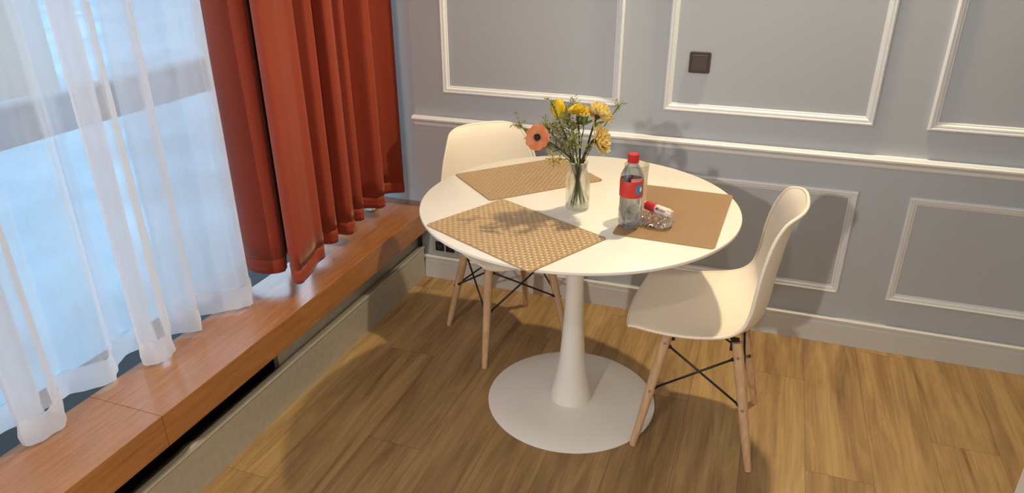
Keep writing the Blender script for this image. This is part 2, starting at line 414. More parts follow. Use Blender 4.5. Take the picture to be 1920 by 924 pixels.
for x0, x1 in ((.129, .876), (1.044, 1.771), (1.937, 2.66), (2.83, 3.5)):
    panel_frame(n, x0, x1, .875, 2.45); n += 1
    panel_frame(n, x0, x1, .219, .634); n += 1
b = NB(); box(b, 2.156, 2.17, -6.6, -.925, 0, .10); struct('baseboard_right', b, M['white_wall'])

# metal kick plate under the ledge (with a folded top flange and one dent)
kb = NB()
def kick(u, v):
    y = -3.6+u*(3.6-.019)
    path = [(0, 0), (0, .143), (.0045, .150), (.0015, .1555), (-.006, .1550), (-.045, .138), (-.047, .128)]
    i = min(int(round(v*(len(path)-1))), len(path)-1)
    x, z = path[i]
    if 3 <= i <= 6:
        dent = math.exp(-((y+1.50)/.025)**2)*.012
        x -= dent*.2; z += dent*(.6 if i >= 4 else .2)
    return V((x, y, z))
grid(kb, kick, 220, 7)
kp = struct('baseboard_left', kb, M['metal'])
struct('trim_infill', box(NB(), -.062, -.040, -1.055, -.001, .10, .2495), M['infill'], bevel=.001)

# wooden window ledge, two butted boards
led = thing('window_ledge', 'long glossy orange-brown wooden ledge running below both curtains', 'ledge', (0, 0, .25))
def ledge_board(y0, y1, tail=False):
    bm = NB(); box(bm, -.22, .032, y0, y1, 0, .10)
    if tail: box(bm, -.22, -.017, y1+.0002, .049, 0, .10)
    return obj('board', bm, M['ledge'], led, bevel=.0015)
ledge_board(-3.6, -1.606); ledge_board(-1.605, -.0012, True)

# light switch on the wall
sw = thing('light_switch', 'square dark bronze light switch on the grey panelled wall', 'light switch', (1.1615, 0, 1.057))
def rounded_slab(bm, w, h, y0, y1, r, seg=5):
    pts = []
    for cx, cz, a0 in ((w-r, h-r, 0), (-w+r, h-r, 90), (-w+r, -h+r, 180), (w-r, -h+r, 270)):
        for k in range(seg+1):
            a = radians(a0+90*k/seg); pts.append((cx+r*cos(a), cz+r*sin(a)))
    A = [bm.verts.new((x, y0, z)) for x, z in pts]; B = [bm.verts.new((x, y1, z)) for x, z in pts]
    N = len(pts)
    for i in range(N): bm.faces.new((A[i], A[(i+1) % N], B[(i+1) % N], B[i]))
    bm.faces.new(A); bm.faces.new(B[::-1]); return bm
obj('frame', rounded_slab(NB(), .0375, .0375, 0, -.010, .006), M['switch'], sw, bevel=.002)
b = rounded_slab(NB(), .0275, .0275, -.0085, -.0135, .002)
for v in b.verts:
    if v.co.y < -.012: v.co.y += .0025*(v.co.z/.0275)*-.6
obj('rocker', b, M['rocker'], sw, bevel=.0012)

# wall socket peeping out below the table
so = thing('wall_socket', 'low wall socket with black inserts just above the baseboard', 'socket', (.103, 0, .162))
obj('faceplate', rounded_slab(NB(), .064, .040, 0, -.006, .004), M['plate'], so, bevel=.001)
for dx in (-.026, .026):
    b = rounded_slab(NB(), .0215, .0235, -.0055, -.008, .002)
    for v in b.verts: v.co.x += dx
    ins = obj('insert', b, M['socket'], so)
    b = NB()
    for sx, sz, w, h in ((-.007, .004, .0016, .005), (.007, .004, .0016, .005), (0, -.008, .0045, .0016)):
        box(b, dx+sx-w, dx+sx+w, -.0086, -.0079, sz-h, sz+h)
    obj('slot_rim', b, M['socket_mark'], ins)

# ------------------------------------------------------------------ curtains
def curtain_sheet(plan, z0, z1, nz, top_gather=0.0, per=8, ripple=0, xmid=-.2):
    pts = catmull([V((x, y, 0)) for x, y in plan], per)
    rnd = random.Random(3); ph = [rnd.uniform(0, 6.28) for _ in range(6)]
    N = len(pts)
    def f(u, v):
        i = min(int(round(u*(N-1))), N-1); p = pts[i]
        z = z0+(z1-z0)*v
        k = 1-top_gather*v
        x = xmid+(p.x-xmid)*k
        y = p.y
        s = i/per
        if ripple:
            x += ripple*sin(3.1*s+ph[0]+2.2*v)*(.4+.6*sin(s*.77+ph[1])) + ripple*.6*sin(7.3*s+ph[2]-3*v)*.6
            y += ripple*.8*sin(1.9*s+ph[3]+4*v)*min(1, v*3)
        return V((x, y, z))
    bm = NB(); grid(bm, f, N, nz); return bm
sheer_plan = [(-.282, -1.24), (-.280, -1.16), (-.276, -1.06), (-.262, -.990), (-.225, -.966), (-.165, -.985), (-.130, -1.035), (-.125, -1.060), (-.165, -1.10), (-.235, -1.165), (-.238, -1.185), (-.195, -1.205), (-.168, -1.232),
 (-.195, -1.262), (-.242, -1.292), (-.225, -1.315), (-.170, -1.340), (-.142, -1.385), (-.152, -1.430), (-.182, -1.448), (-.204, -1.415), (-.212, -1.365), (-.236, -1.352), (-.262, -1.385), (-.268, -1.450), (-.228, -1.500), (-.20, -1.54),
 (-.225, -1.585), (-.265, -1.63), (-.258, -1.675), (-.195, -1.700), (-.155, -1.745), (-.162, -1.800), (-.190, -1.822), (-.212, -1.785), (-.220, -1.735), (-.245, -1.722), (-.272, -1.765), (-.275, -1.86), (-.225, -1.94), (-.16, -1.99)]
y = -1.99; k = 0
rr = random.Random(5)
while y > -3.35:
    y -= rr.uniform(.055, .085); k += 1
    sheer_plan.append((-.205+.06*sin(k*1.45+.9)+rr.uniform(-.012, .012), y))
sh = thing('sheer_curtain', 'white translucent sheer curtain hanging over the bright window', 'curtain', (0, 0, 0))
obj('sheer_panel', curtain_sheet(sheer_plan, .437, 2.6, 40, .25, 8, .006), M['sheer'], sh, smooth=True)
def hem_sheet(plan, z0, z1, **k): return curtain_sheet(plan, z0, z1, 4, **k)
obj('hem', hem_sheet(sheer_plan, .361, .4375, top_gather=0, per=8, ripple=.006), M['sheer_hem'], sh, smooth=True)

or_plan = [(-.262, -.882), (-.215, -.900), (-.160, -.895), (-.122, -.866), (-.128, -.838), (-.160, -.790), (-.195, -.748), (-.205, -.722), (-.190, -.715), (-.150, -.765), (-.098, -.840), (-.056, -.900), (-.022, -.926), (-.004, -.910),
 (-.022, -.840), (-.045, -.760), (-.052, -.705), (-.095, -.680), (-.150, -.672), (-.160, -.640), (-.120, -.610), (-.085, -.592), (-.088, -.560), (-.140, -.540), (-.165, -.520),
 (-.125, -.508), (-.076, -.500), (-.070, -.470), (-.090, -.440), (-.155, -.425), (-.170, -.395), (-.135, -.372), (-.108, -.355), (-.112, -.325), (-.170, -.300), (-.200, -.260), (-.165, -.225),
 (-.105, -.205), (-.096, -.180), (-.115, -.150), (-.175, -.130), (-.195, -.080), (-.165, -.030), (-.115, .000), (-.098, .012)]
oc = thing('drape', 'rust orange drape hanging in deep folds down to the wooden ledge', 'curtain', (0, 0, 0))
obj('drape_panel', curtain_sheet(or_plan, .452, 2.6, 30, .10, 7, .0022, -.12), M['curtain'], oc, smooth=True, solid=.003)
obj('hem', hem_sheet(or_plan, .400, .4525, top_gather=0, per=7, ripple=.0022, xmid=-.12), M['curtain'], oc, smooth=True, solid=.0038)

# crumpled tissue on the ledge behind the drape
ti = bmesh.new(); bmesh.ops.create_icosphere(ti, subdivisions=3, radius=1)
rt = random.Random(11)
for v in ti.verts:
    d = v.co.normalized()
    k = 1+.22*sin(5*d.x+2)*cos(4*d.y)+.16*sin(9*d.z+3*d.x)+rt.uniform(-.1, .1)
    v.co = V((d.x*.022*k, d.y*.034*k, max(-.0, (d.z*.5+.45)*.024*k)))
tis = obj('tissue', ti, M['tissue'])
tis.location = (-.196, -.118, .3505)
tag(tis, 'crumpled white tissue on the ledge beside the drape', 'tissue')

# ------------------------------------------------------------------ table
TX, TY, TH, TR, BR = .9085, -.7134, .74, .4869, .2901
tb = thing('dining_table', 'round white pedestal dining table with a wide disc base', 'table', (TX, TY, 0))
top = obj('tabletop', lathe(NB(), [(0, .716), (.30, .716), (TR-.035, .7175), (TR-.006, .727), (TR-.001, .731), (TR, .7345), (TR-.0012, .7385), (TR-.004, .74), (0, .74)], 128), M['table'], tb, smooth=True)
top.modifiers.new('es', 'EDGE_SPLIT').split_angle = radians(35)
obj('pedestal', lathe(NB(), [(.072, .0155), (.0715, .022), (.067, .045), (.058, .085), (.049, .14), (.041, .21), (.035, .29), (.0305, .38), (.028, .46), (.0275, .53), (.030, .60), (.038, .65), (.055, .69), (.085, .7155), (0, .7155)], 64), M['table'], tb, smooth=True)
bs = obj('disc_base', lathe(NB(), [(0, 0), (BR-.004, 0), (BR, .003), (BR, .007), (BR-.004, .0095), (.2, .0125), (.09, .0155), (0, .0160)], 128), M['table'], tb, smooth=True)
bs.modifiers.new('es', 'EDGE_SPLIT').split_angle = radians(35)

# ------------------------------------------------------------------ chairs
SEAT = [(.232, .418), (.222, .434), (.195, .443), (.14, .443), (.06, .436), (-.02, .430), (-.085, .433), (-.135, .452), (-.160, .492), (-.169, .545), (-.174, .605), (-.182, .67), (-.192, .733), (-.206, .784), (-.227, .822)]
EDGE = [(.215, .426), (.208, .440), (.185, .446), (.13, .447), (.055, .451), (-.015, .462), (-.07, .478), (-.105, .507), (-.120, .548), (-.126, .595), (-.132, .655), (-.142, .713), (-.156, .761), (-.178, .799), (-.211, .821)]
HALF = [.180, .188, .198, .209, .217, .221, .221, .219, .215, .209, .200, .186, .168, .148, .122]
def interp(tab, s):
    x = s*(len(tab)-1); i = min(int(x), len(tab)-2); t = x-i
    p = [tab[max(i-1, 0)], tab[i], tab[i+1], tab[min(i+2, len(tab)-1)]]
    return .5*((2*p[1])+(p[2]-p[0])*t+(2*p[0]-5*p[1]+4*p[2]-p[3])*t*t+(3*p[1]-p[0]-3*p[2]+p[3])*t**3)
def shell_w(s):
    L = .92; h = interp(HALF, s); df, dt = s*L, (1-s)*L; w = h
    if df < .065: w = h-.075+.075*sqrt(max(0, 1-((.065-df)/.065)**2))
    if dt < .060: w = h-.062+.062*sqrt(max(0, 1-((.060-dt)/.060)**2))
    return w, h
def shell_point(s, t):
    w, h = shell_w(s)
    k = min(1, abs(w*t)/h)**2.3
    d = interp([p[0] for p in SEAT], s)*(1-k)+interp([p[0] for p in EDGE], s)*k
    z = interp([p[1] for p in SEAT], s)*(1-k)+interp([p[1] for p in EDGE], s)*k
    return V((d, w*t, z))
def chair_shell(bm):
    NS, NT = 72, 37
    def f(u, v):
        return shell_point(.45*(.5-.5*cos(pi*u))+.55*u, -1+2*v)
    return grid(bm, f, NS, NT)
def make_chair(label, loc, rz):
    ch = thing('dining_chair', label, 'chair', loc, rz, 'white chairs at the round table')
    bm = NB(); g = chair_shell(bm)
    rim = [g[0][j].co.copy() for j in range(37)]+[g[i][36].co.copy() for i in range(1, 72)]+[g[71][j].co.copy() for j in range(35, -1, -1)]+[g[i][0].co.copy() for i in range(70, 0, -1)]
    sh = obj('seat_shell', bm, M['chair'], ch, smooth=True, solid=.007)
    bm = NB(); n = len(rim); rings = []
    for i, p in enumerate(rim):
        d = (rim[(i+1) % n]-rim[i-1]).normalized(); x, y, _ = frame_of(d)
        rings.append([bm.verts.new(p+(x*cos(2*pi*k/8)+y*sin(2*pi*k/8))*.0052) for k in range(8)])
    for i in range(n):
        a, c = rings[i], rings[(i+1) % n]
        # match ring rotation
        best = min(range(8), key=lambda s: sum((a[k].co-c[(k+s) % 8].co).length for k in range(8)))
        for k in range(8): bm.faces.new((a[k], a[(k+1) % 8], c[(k+1+best) % 8], c[(k+best) % 8]))
    obj('rolled_rim', bm, M['chair'], sh, smooth=True)
    tops, feet = [], []
    for sx, sy in ((1, 1), (1, -1), (-1, -1), (-1, 1)):
        tp = V((sx*.100 if sx > 0 else -.098, sy*.118, .412 if sx > 0 else .405)); ft = V((.172 if sx > 0 else -.184, sy*.181, 0))
        tops.append(tp); feet.append(ft)
        pts = [tp.lerp(ft, k/10) for k in range(11)]
        rad = [.0155, .0158, .016, .0160, .0156, .0150, .0143, .0135, .0127, .0118, .0110]
        bm = NB(); tube(bm, pts, rad, 16)
        for v in bm.verts:
            if v.co.z < .012: v.co.z = max(v.co.z, 0.0)
        lg = obj('leg', bm, M['beech'], ch, smooth=True)
        lg.modifiers.new('es', 'EDGE_SPLIT').split_angle = radians(45)
        for h in (.10, .50):
            q = tp.lerp(ft, h); o = V((0, sy, 0)); bm = NB()
            tube(bm, [q+o*.012, q+o*.0185], .0042, 10); obj('bolt', bm, M['bolt'], lg)
    for i in range(4):
        j = (i+1) % 4
        for a, c in ((i, j), (j, i)):
            p = tops[a].lerp(feet[a], .11); q = tops[c].lerp(feet[c], .50)
            d = (q-p).normalized()
            off = (V((0, 0, 1)).cross(d)).normalized()*.003*(1 if a == i else -1)
            bm = NB(); tube(bm, [p+d*.010+off, q-d*.012+off], .0036, 8)
            tube(bm, [q-d*.022+off, q-d*.010+off], .0062, 8); tube(bm, [p+d*.010+off, p+d*.022+off], .0062, 8)
            obj('cross_brace', bm, M['blackmetal'], ch, smooth=True)
    bm = NB()
    for tp in tops:
        e = tp.lerp(V((0, 0, .400)), .12)
        tube(bm, [e, V((tp.x*.55, tp.y*.55, .412)), V((tp.x*.2, tp.y*.2, .413))], .0065, 8)
        s = V((tp.x*.93, tp.y*.93, .395)); box(bm, s.x-.012, s.x+.012, s.y-.009, s.y+.009, s.z-.022, s.z+.016)
    obj('under_seat_frame', bm, M['blackmetal'], ch)
    return ch
make_chair('white moulded chair on the light switch side of the table, seat in full view', (1.333, -.700, 0), pi)
make_chair('white moulded chair tucked in behind the table beside the ledge', (.550, -.388, 0), radians(-43.5))

# ------------------------------------------------------------------ placemats
def placemat(label, c, ang, w, h, m, thick=.0022):
    t = thing('placemat', label, 'placemat', (c[0], c[1], TH+.0004), ang, 'woven placemats on the table')
    bm = NB(); r = .012; seg = 5; pts = []
    for cx, cy, a0 in ((w/2-r, h/2-r, 0), (-w/2+r, h/2-r, 90), (-w/2+r, -h/2+r, 180), (w/2-r, -h/2+r, 270)):
        for k in range(seg+1):
            a = radians(a0+90*k/seg); pts.append((cx+r*cos(a), cy+r*sin(a)))
    A = [bm.verts.new((x, y, 0)) for x, y in pts]; B = [bm.verts.new((x, y, thick)) for x, y in pts]; N = len(pts)
    for i in range(N): bm.faces.new((A[i], A[(i+1) % N], B[(i+1) % N], B[i]))
    bm.faces.new(A[::-1]); bm.faces.new(B)
    obj('woven_panel', bm, m, t)
    bm = NB(); loop = [V((x, y, thick*.55)) for x, y in pts]
    rings = []
    for i, p in enumerate(loop):
        d = (loop[(i+1) % N]-loop[i-1]).normalized(); nx = V((d.y, -d.x, 0))
        rings.append([bm.verts.new(p+nx*.0016*cos(a)+V((0, 0, 1))*.0012*sin(a)) for a in [2*pi*k/6 for k in range(6)]])
    for i in range(N):
        a, c = rings[i], rings[(i+1) % N]
        for k in range(6): bm.faces.new((a[k], a[(k+1) % 6], c[(k+1) % 6], c[k]))
    obj('edge_binding', bm, M['binding'], t)
    return t
placemat('golden basket-weave placemat with the shadow of the flowers on it', (.8015, -.9975), math.atan2(-.19, .377), .420, .298, M['weave'])
placemat('gold ribbed placemat in front of the back chair', (.689, -.546), math.atan2(-.193, .203), .283, .415, M['weave_rib'])
placemat('plain fine-woven brown placemat under the bottle and packet', (1.208, -.713), radians(-2), .275, .432, M['weave_fine'])
MT = TH+.0004+.0022

# ------------------------------------------------------------------ vase and flowers
VX, VY = .919, -.766
vz = TH+.0002
va = thing('flower_vase', 'clear glass jar vase holding the flower stems', 'vase', (VX, VY, vz))
outer = [(0, .0), (.030, .0), (.0345, .003), (.036, .008), (.0362, .09), (.0355, .098), (.0325, .108), (.0285, .115), (.0268, .121), (.0266, .139), (.0278, .141), (.0288, .145), (.0280, .1485), (.0262, .149)]
inner = [(.0248, .147), (.0246, .121), (.0266, .113), (.0305, .106), (.0335, .097), (.0342, .09), (.0338, .012), (.030, .007), (0, .0065)]
obj('glass_jar', lathe(NB(), outer+inner, 48), M['vase'], va, smooth=True)
NECK = V((VX, VY, vz+.142))

def petal(bm, base, axis, radial, L, W, el0, el1, cup=.2, nu=6, nv=5, tip=.6, jag=0, rnd=None):
    side = axis.cross(radial).normalized(); rows = []
    p = V(base); prev = 0
    for i in range(nu):
        u = i/(nu-1)
        el = el0+(el1-el0)*u
        if i: p = p+(radial*cos(el)+axis*sin(el))*(L/(nu-1))
        w = W*.5*max(.12, (sin(pi*min(1, .10+u*.90*tip+.0))**.8) if tip < 1 else sin(pi*(.06+.90*u))**.7)
        up = (-radial*sin(el)+axis*cos(el))
        row = []
        for j in range(nv):
            t = -1+2*j/(nv-1)
            q = p+side*(w*t)+up*(cup*w*t*t)
            if jag and rnd and i >= nu-2: q += up*rnd.uniform(-jag, jag)+(radial*cos(el)+axis*sin(el))*rnd.uniform(-jag, jag)
            row.append(bm.verts.new(q))
        rows.append(row)
    for a, b in zip(rows, rows[1:]):
        for j in range(nv-1): bm.faces.new((a[j], a[j+1], b[j+1], b[j]))
def radial_dir(x, y, a): return x*cos(a)+y*sin(a)
def stem_path(head, axis, lean=None, seed=0):
    r = random.Random(seed)
    d = head-NECK; dxy = V((d.x, d.y, 0))
    k = dxy.length or 1e-6
    u = dxy/k
    inn = min(.016, k*.4)
    neck = NECK+u*inn+V((r.uniform(-.006, .006), r.uniform(-.006, .006), 0))
    bot = V((VX, VY, vz+.012))-u*r.uniform(.012, .022)+V((r.uniform(-.01, .01), r.uniform(-.01, .01), 0))
    mid = neck.lerp(head, .55)+V((0, 0, .012))
    return catmull([bot, bot.lerp(neck, .5), neck, mid, head-axis*.012, head], 6)
def flower(name, label, cat, head, axis, build, stem_r=.0025, m_stem='stem', seed=0, leaves=(), group=None):
    """head, axis in world; parts are built in world axes around the stem's foot"""
    path = stem_path(head, axis, seed=seed)
    o = path[0]
    t = thing(name, label, cat, o, 0, group)
    bm = NB(); tube(bm, [p-o for p in path], stem_r, 7); st = obj('stem', bm, M[m_stem], t, smooth=True)
    build(t, head-o, axis.normalized())
    for (u, L, W, dr) in leaves:
        p = path[int(u*(len(path)-1))]-o
        d = V(dr).normalized(); ax = V((0, 0, 1)); ra = (d-ax*d.dot(ax)).normalized()
        el = math.asin(max(-1, min(1, d.z)))
        bm = NB(); petal(bm, p, ax, ra, L, W, el+.25, el-.45, .35, 8, 5, 1.0)
        obj('leaf', bm, M['leaf'], t, smooth=True)
    return t
TOCAM = (CAM-NECK).normalized()
RIGHT, UP = AR, AU
def P(u, v, dd=0): return near(u, v, V((VX, VY, .95)), dd-.045)

def b_tulip(t, h, ax):
    x, y, _ = frame_of(ax); bm = NB()
    for ring, (el0, el1, L, W) in enumerate(((.75, 1.86, .062, .040), (.62, 1.78, .060, .040))):
        for k in range(4 if ring else 3):
            a = 2*pi*k/(4 if ring else 3)+ring*.6
            petal(bm, h, ax, radial_dir(x, y, a), L, W, el0, el1, .55, 9, 7, .92)
    obj('bloom', bm, M['yellow'], t, smooth=True)
def b_carnation(t, h, ax):
    r = random.Random(2); x, y, _ = frame_of(ax); bm = NB()
    for k in range(70):
        q = k/70; a = k*2.39996
        el = radians(2+84*q**.85)
        petal(bm, h+ax*.004, ax, radial_dir(x, y, a), (.033-.004*q)+r.uniform(-.003, .002), .021, el+.35, el-.05, .5, 5, 5, .62, .0022, r)
    obj('bloom', bm, M['yellow2'], t, smooth=True)
    bm = NB(); x2 = lathe(bm, [(0, -.014), (.004, -.012), (.006, 0), (.0075, .008), (0, .006)], 10)
    R = ax.to_track_quat('Z', 'Y').to_matrix()
    for v in bm.verts: v.co = h+R@v.co
    obj('calyx', bm, M['stem'], t, smooth=True)
def b_mum(L, nn, lo, hi, seed):
    def f(t, h, ax):
        r = random.Random(seed); x, y, _ = frame_of(ax); bm = NB()
        for k in range(nn):
            q = k/nn; a = k*2.39996+r.uniform(-.1, .1)
            el = radians(lo+(hi-lo)*q**.8)+r.uniform(-.12, .12)
            petal(bm, h, ax, radial_dir(x, y, a), L*(1-.32*q)*r.uniform(.85, 1.08), .0095, el-.15, el+.35, .6, 6, 3, .80)
        obj('bloom', bm, M['mum'], t, smooth=True)
        bm = NB(); lathe(bm, [(0, -.012), (.005, -.010), (.009, -.002), (.011, .003), (0, .004)], 10)
        R = ax.to_track_quat('Z', 'Y').to_matrix()
        for v in bm.verts: v.co = h+R@v.co
        obj('calyx', bm, M['stem_dark'], t, smooth=True)
    return f
def b_poppy(t, h, ax):
    r = random.Random(4); x, y, _ = frame_of(ax); bm = NB()
    for k in range(8):
        a = 2*pi*k/8+r.uniform(-.12, .12)
        petal(bm, h+ax*(.0012*(k % 2)), ax, radial_dir(x, y, a), 0.0350*r.uniform(.95, 1.06), .040, .50, .05, .18, 10, 9, .84, .0008, r)
    obj('bloom', bm, M['orange'], t, smooth=True)
    bm = NB(); R = ax.to_track_quat('Z', 'Y').to_matrix()
    lathe(bm, [(0, .002), (.0065, .003), (.0078, .007), (.006, .0105), (0, .0118)], 14)
    for k in range(26):
        a = k*2.4; rr_ = .0075+.0035*((k*7) % 5)/5
        p0 = V((.005*cos(a), .005*sin(a), .005)); p1 = V((rr_*cos(a), rr_*sin(a), .010+.002*((k*3) % 4)/4))
        tube(bm, [p0, p1], [.0004, .0011], 5)
    for v in bm.verts: v.co = h+R@v.co
    obj('eye', bm, M['poppy_eye'], t, smooth=True)
def b_small(mkey, L, nn, W):
    def f(t, h, ax):
        r = random.Random(8); x, y, _ = frame_of(ax); bm = NB()
        for k in range(nn):
            petal(bm, h, ax, radial_dir(x, y, k*2.4), L*r.uniform(.8, 1.1), W, radians(15+60*k/nn), radians(35+50*k/nn), .5, 5, 5, .8)
        obj('bloom', bm, M[mkey], t, smooth=True)
    return f

flower('tulip', 'closed bright yellow tulip, highest on the left of the vase', 'flower', P(1049, 224), (UP*.95+RIGHT*-.12+TOCAM*.15).normalized(), b_tulip, seed=1)
flower('carnation', 'ruffled lemon yellow pompom flower at the middle of the bouquet', 'flower', P(1084, 219), (UP*.85+RIGHT*.12+TOCAM*.45).normalized(), b_carnation, .0028, 'stem_dark', seed=2)
flower('chrysanthemum', 'pale yellow shaggy bloom at the upper right, nearest the panel moulding', 'flower', P(1121, 217, .02), (UP*.80+RIGHT*.42+TOCAM*-.10).normalized(), b_mum(.049, 130, -12, 78, 21), .0029, 'stem_dark', seed=3, leaves=((.66, .045, .020, RIGHT*.6+UP*.5),), group='shaggy pale yellow blooms in the vase')
flower('chrysanthemum', 'pale yellow shaggy bloom drooping low on the right of the vase', 'flower', P(1117, 264, -.02), (UP*.12+RIGHT*.86+TOCAM*.40).normalized(), b_mum(.054, 120, -2, 74, 22), .0029, 'stem_dark', seed=4, leaves=((.72, .055, .022, RIGHT*.75+UP*.35),), group='shaggy pale yellow blooms in the vase')
flower('poppy', 'coral orange poppy with a black centre, facing out on the left', 'flower', P(1009, 258, -.06), (TOCAM*.92+RIGHT*-.22+UP*.05).normalized(), b_poppy, .0019, 'stem', seed=5, leaves=((.78, .05, .018, RIGHT*-.8+UP*.1),))
flower('spray_rose', 'small pale pink flower half hidden among the greenery', 'flower', P(1074, 238, .03), (UP*.7+TOCAM*.6).normalized(), b_small('pink', .018, 14, .016), .0016, 'stem', seed=6, leaves=((.80, .042, .026, RIGHT*.5+UP*.5),))
flower('leaf_stalk', 'broad light green leaves behind the middle of the bouquet', 'foliage', P(1094, 236, .04), UP, b_small('leaf', .034, 5, .024), .0016, 'stem', seed=16)

def sprig(label, tip, kind, seed, nside=0, dens=46, L=.011, spread=.0, start=.52, mkey='needle'):
    axis = (tip-NECK).normalized()
    path = stem_path(tip, axis*0+axis*.2, seed=seed); o = path[0]
    t = thing('greenery_sprig', label, 'foliage', o, 0, 'fine green sprigs in the vase')
    r = random.Random(seed*13+1); bm = NB(); bl = NB()
    tube(bm, [p-o for p in path], .0012, 5)
    N = len(path)
    lines = [(path[int(start*(N-1)):], .0009)]
    for k in range(nside):
        u = start+.08+(.9-start)*(k+.5)/max(nside, 1)
        i = int(u*(N-1)); p = path[i]; d = (path[min(i+1, N-1)]-path[i-1]).normalized()
        x, y, _ = frame_of(d); a = k*2.4+seed
        e = p+(d*.75+radial_dir(x, y, a)*.8+V((0, 0, .15)))*(spread*r.uniform(.6, 1.1))
        br = catmull([p, p.lerp(e, .5)+V((0, 0, .004)), e], 4)
        tube(bm, [q-o for q in br], .0007, 4); lines.append((br, .0007))
    for ln, _ in lines:
        seglen = sum((ln[i+1]-ln[i]).length for i in range(len(ln)-1))
        cnt = max(6, int(dens*seglen/.07))
        for k in range(cnt):
            q = (k+.5)/cnt*(len(ln)-1); i = min(int(q), len(ln)-2); p = ln[i].lerp(ln[i+1], q-i)
            d = (ln[i+1]-ln[i]).normalized(); x, y, _ = frame_of(d)
            ra = radial_dir(x, y, k*2.4+r.uniform(-.3, .3))
            if kind == 'needle': petal(bl, p-o, d, ra, L*r.uniform(.6, 1.2), .0024, .5, .9, .2, 3, 3, .8)
            elif kind == 'bud':
                e = p+(ra*.8+d*.5)*L*r.uniform(.5, 1.1)
                tube(bl, [p-o, e-o], [.0003, .0004], 4)
                for c in range(2):
                    cc = e-o+V((r.uniform(-.002, .002), r.uniform(-.002, .002), r.uniform(-.002, .002)))
                    petal(bl, cc, d, ra, .0046, .0030, .3, 1.0, .6, 3, 3, .8)
    obj('stem', bm, M['stem'], t, smooth=True)
    obj('buds' if kind == 'bud' else 'needles', bl, M[mkey], t)
    return t
sprig('needle-leaved green sprig rising in front of the yellow tulip', P(1035, 194, -.035), 'needle', 31, 2, 44, .011, .03, .55)
sprig('wispy green sprig reaching out to the left past the orange poppy', P(974, 236, .0), 'needle', 32, 5, 36, .011, .035, .6)
sprig('feathery olive sprig between the poppy and the tulip', P(1040, 238, -.03), 'bud', 33, 8, 40, .013, .03, .45)
sprig('dense olive sprig just below the tulip and pompom', P(1062, 224, -.02), 'bud', 34, 9, 44, .013, .03, .42)
sprig('golden-budded sprig drooping over the front rim of the vase', P(1038, 304, -.06), 'bud', 35, 5, 30, .012, .022, .6, 'seed')
sprig('thin dark sprig with tiny buds poking out at the far right', P(1160, 200, .0), 'bud', 36, 4, 22, .008, .02, .72, 'needle')
sprig('bushy low green sprig under the orange poppy', P(1028, 272, -.02), 'needle', 37, 7, 50, .013, .035, .45)
sprig('airy olive sprig standing tall behind the pompom flower', P(1066, 205, .03), 'bud', 40, 9, 40, .012, .032, .42)
sprig('loose yellow-green sprig spreading out behind the orange poppy', P(1022, 240, .03), 'bud', 41, 10, 40, .013, .036, .42)
sprig('short pale green sprig over the middle of the vase mouth', P(1074, 262, -.04), 'needle', 38, 6, 60, .012, .03, .42)
sprig('green sprig leaning right below the drooping yellow bloom', P(1106, 276, -.01), 'needle', 39, 4, 40, .010, .02, .5)

# ------------------------------------------------------------------ bottle and tumbler
bo = thing('water_bottle', 'clear plastic water bottle with red cap and red label', 'bottle', (1.096, -.862, MT+.0004))
def petaloid(a, z):
    return 1 if z > .03 else 1-.16*(1-z/.03)*(.5+.5*cos(5*a))
body = [(0, .006), (.012, .004), (.024, .0), (.0295, .006), (.0315, .018), (.032, .032), (.0318, .060), (.0308, .064), (.0308, .092), (.0316, .096), (.0318, .135), (.0320, .149), (.0305, .157), (.0258, .168), (.0190, .178), (.0146, .185), (.0140, .190), (.0140, .196)]
obj('bottle_body', lathe(NB(), body, 60, wob=petaloid), M['pet'], bo, smooth=True)
wat = [(0, .008), (.022, .003), (.0285, .007), (.0303, .018), (.0308, .032), (.0306, .060), (.0298, .064), (.0298, .092), (.0305, .097), (.0307, .128), (0, .128)]
obj('water', lathe(NB(), wat, 48, wob=petaloid), M['water'], bo, smooth=True)
cp = NB()
for z0, z1, r0 in ((.1905, .1945, .0158),): lathe(cp, [(0, z0), (r0, z0), (r0, z1), (0, z1)], 32)
lathe(cp, [(0, .195), (.0152, .195), (.0155, .197), (.0152, .2115), (.0140, .2135), (0, .2138)], 60, wob=lambda a, z: 1+.012*cos(30*a) if z < .2125 else 1)
obj('cap', cp, M['redcap'], bo)
lb = obj('label', lathe(NB(), [(.03095, .0950), (.0322, .0955), (.0325, .0990), (.0325, .1420), (.0322, .1425)], 64), M['redlabel'], bo, smooth=True)
def patch(bm, r, a0, a1, z0, z1, n=16):
    A = [(bm.verts.new((r*cos(a), r*sin(a), z0)), bm.verts.new((r*cos(a), r*sin(a), z1))) for a in [a0+(a1-a0)*k/n for k in range(n+1)]]
    for (a, b), (c, d) in zip(A, A[1:]): bm.faces.new((a, c, d, b))
    return bm
bdir = math.atan2(CAM.y+.862, CAM.x-1.096)     # towards the room, for the print on the front
obj('label_strip', patch(NB(), .0326, bdir-.05, bdir+1.05, .1426, .1525), M['pinklabel'], lb)
def disc_on_cyl(bm, r, ac, zc, rad, ysc=1.0, n=28, m=6):
    c = bm.verts.new((r*cos(ac), r*sin(ac), zc)); prev = None
    for q in range(1, m+1):
        ring = []
        for k in range(n):
            t = 2*pi*k/n; a = ac+rad*q/m*cos(t)/r; ring.append(bm.verts.new((r*cos(a), r*sin(a), zc+rad*q/m*ysc*sin(t))))
        for k in range(n):
            if prev is None: bm.faces.new((c, ring[k], ring[(k+1) % n]))
            else: bm.faces.new((prev[k], ring[k], ring[(k+1) % n], prev[(k+1) % n]))
        prev = ring
    return bm
obj('blue_badge', disc_on_cyl(NB(), .0327, bdir+.74, .1205, .0125, 1.2), M['blueprint'], lb)
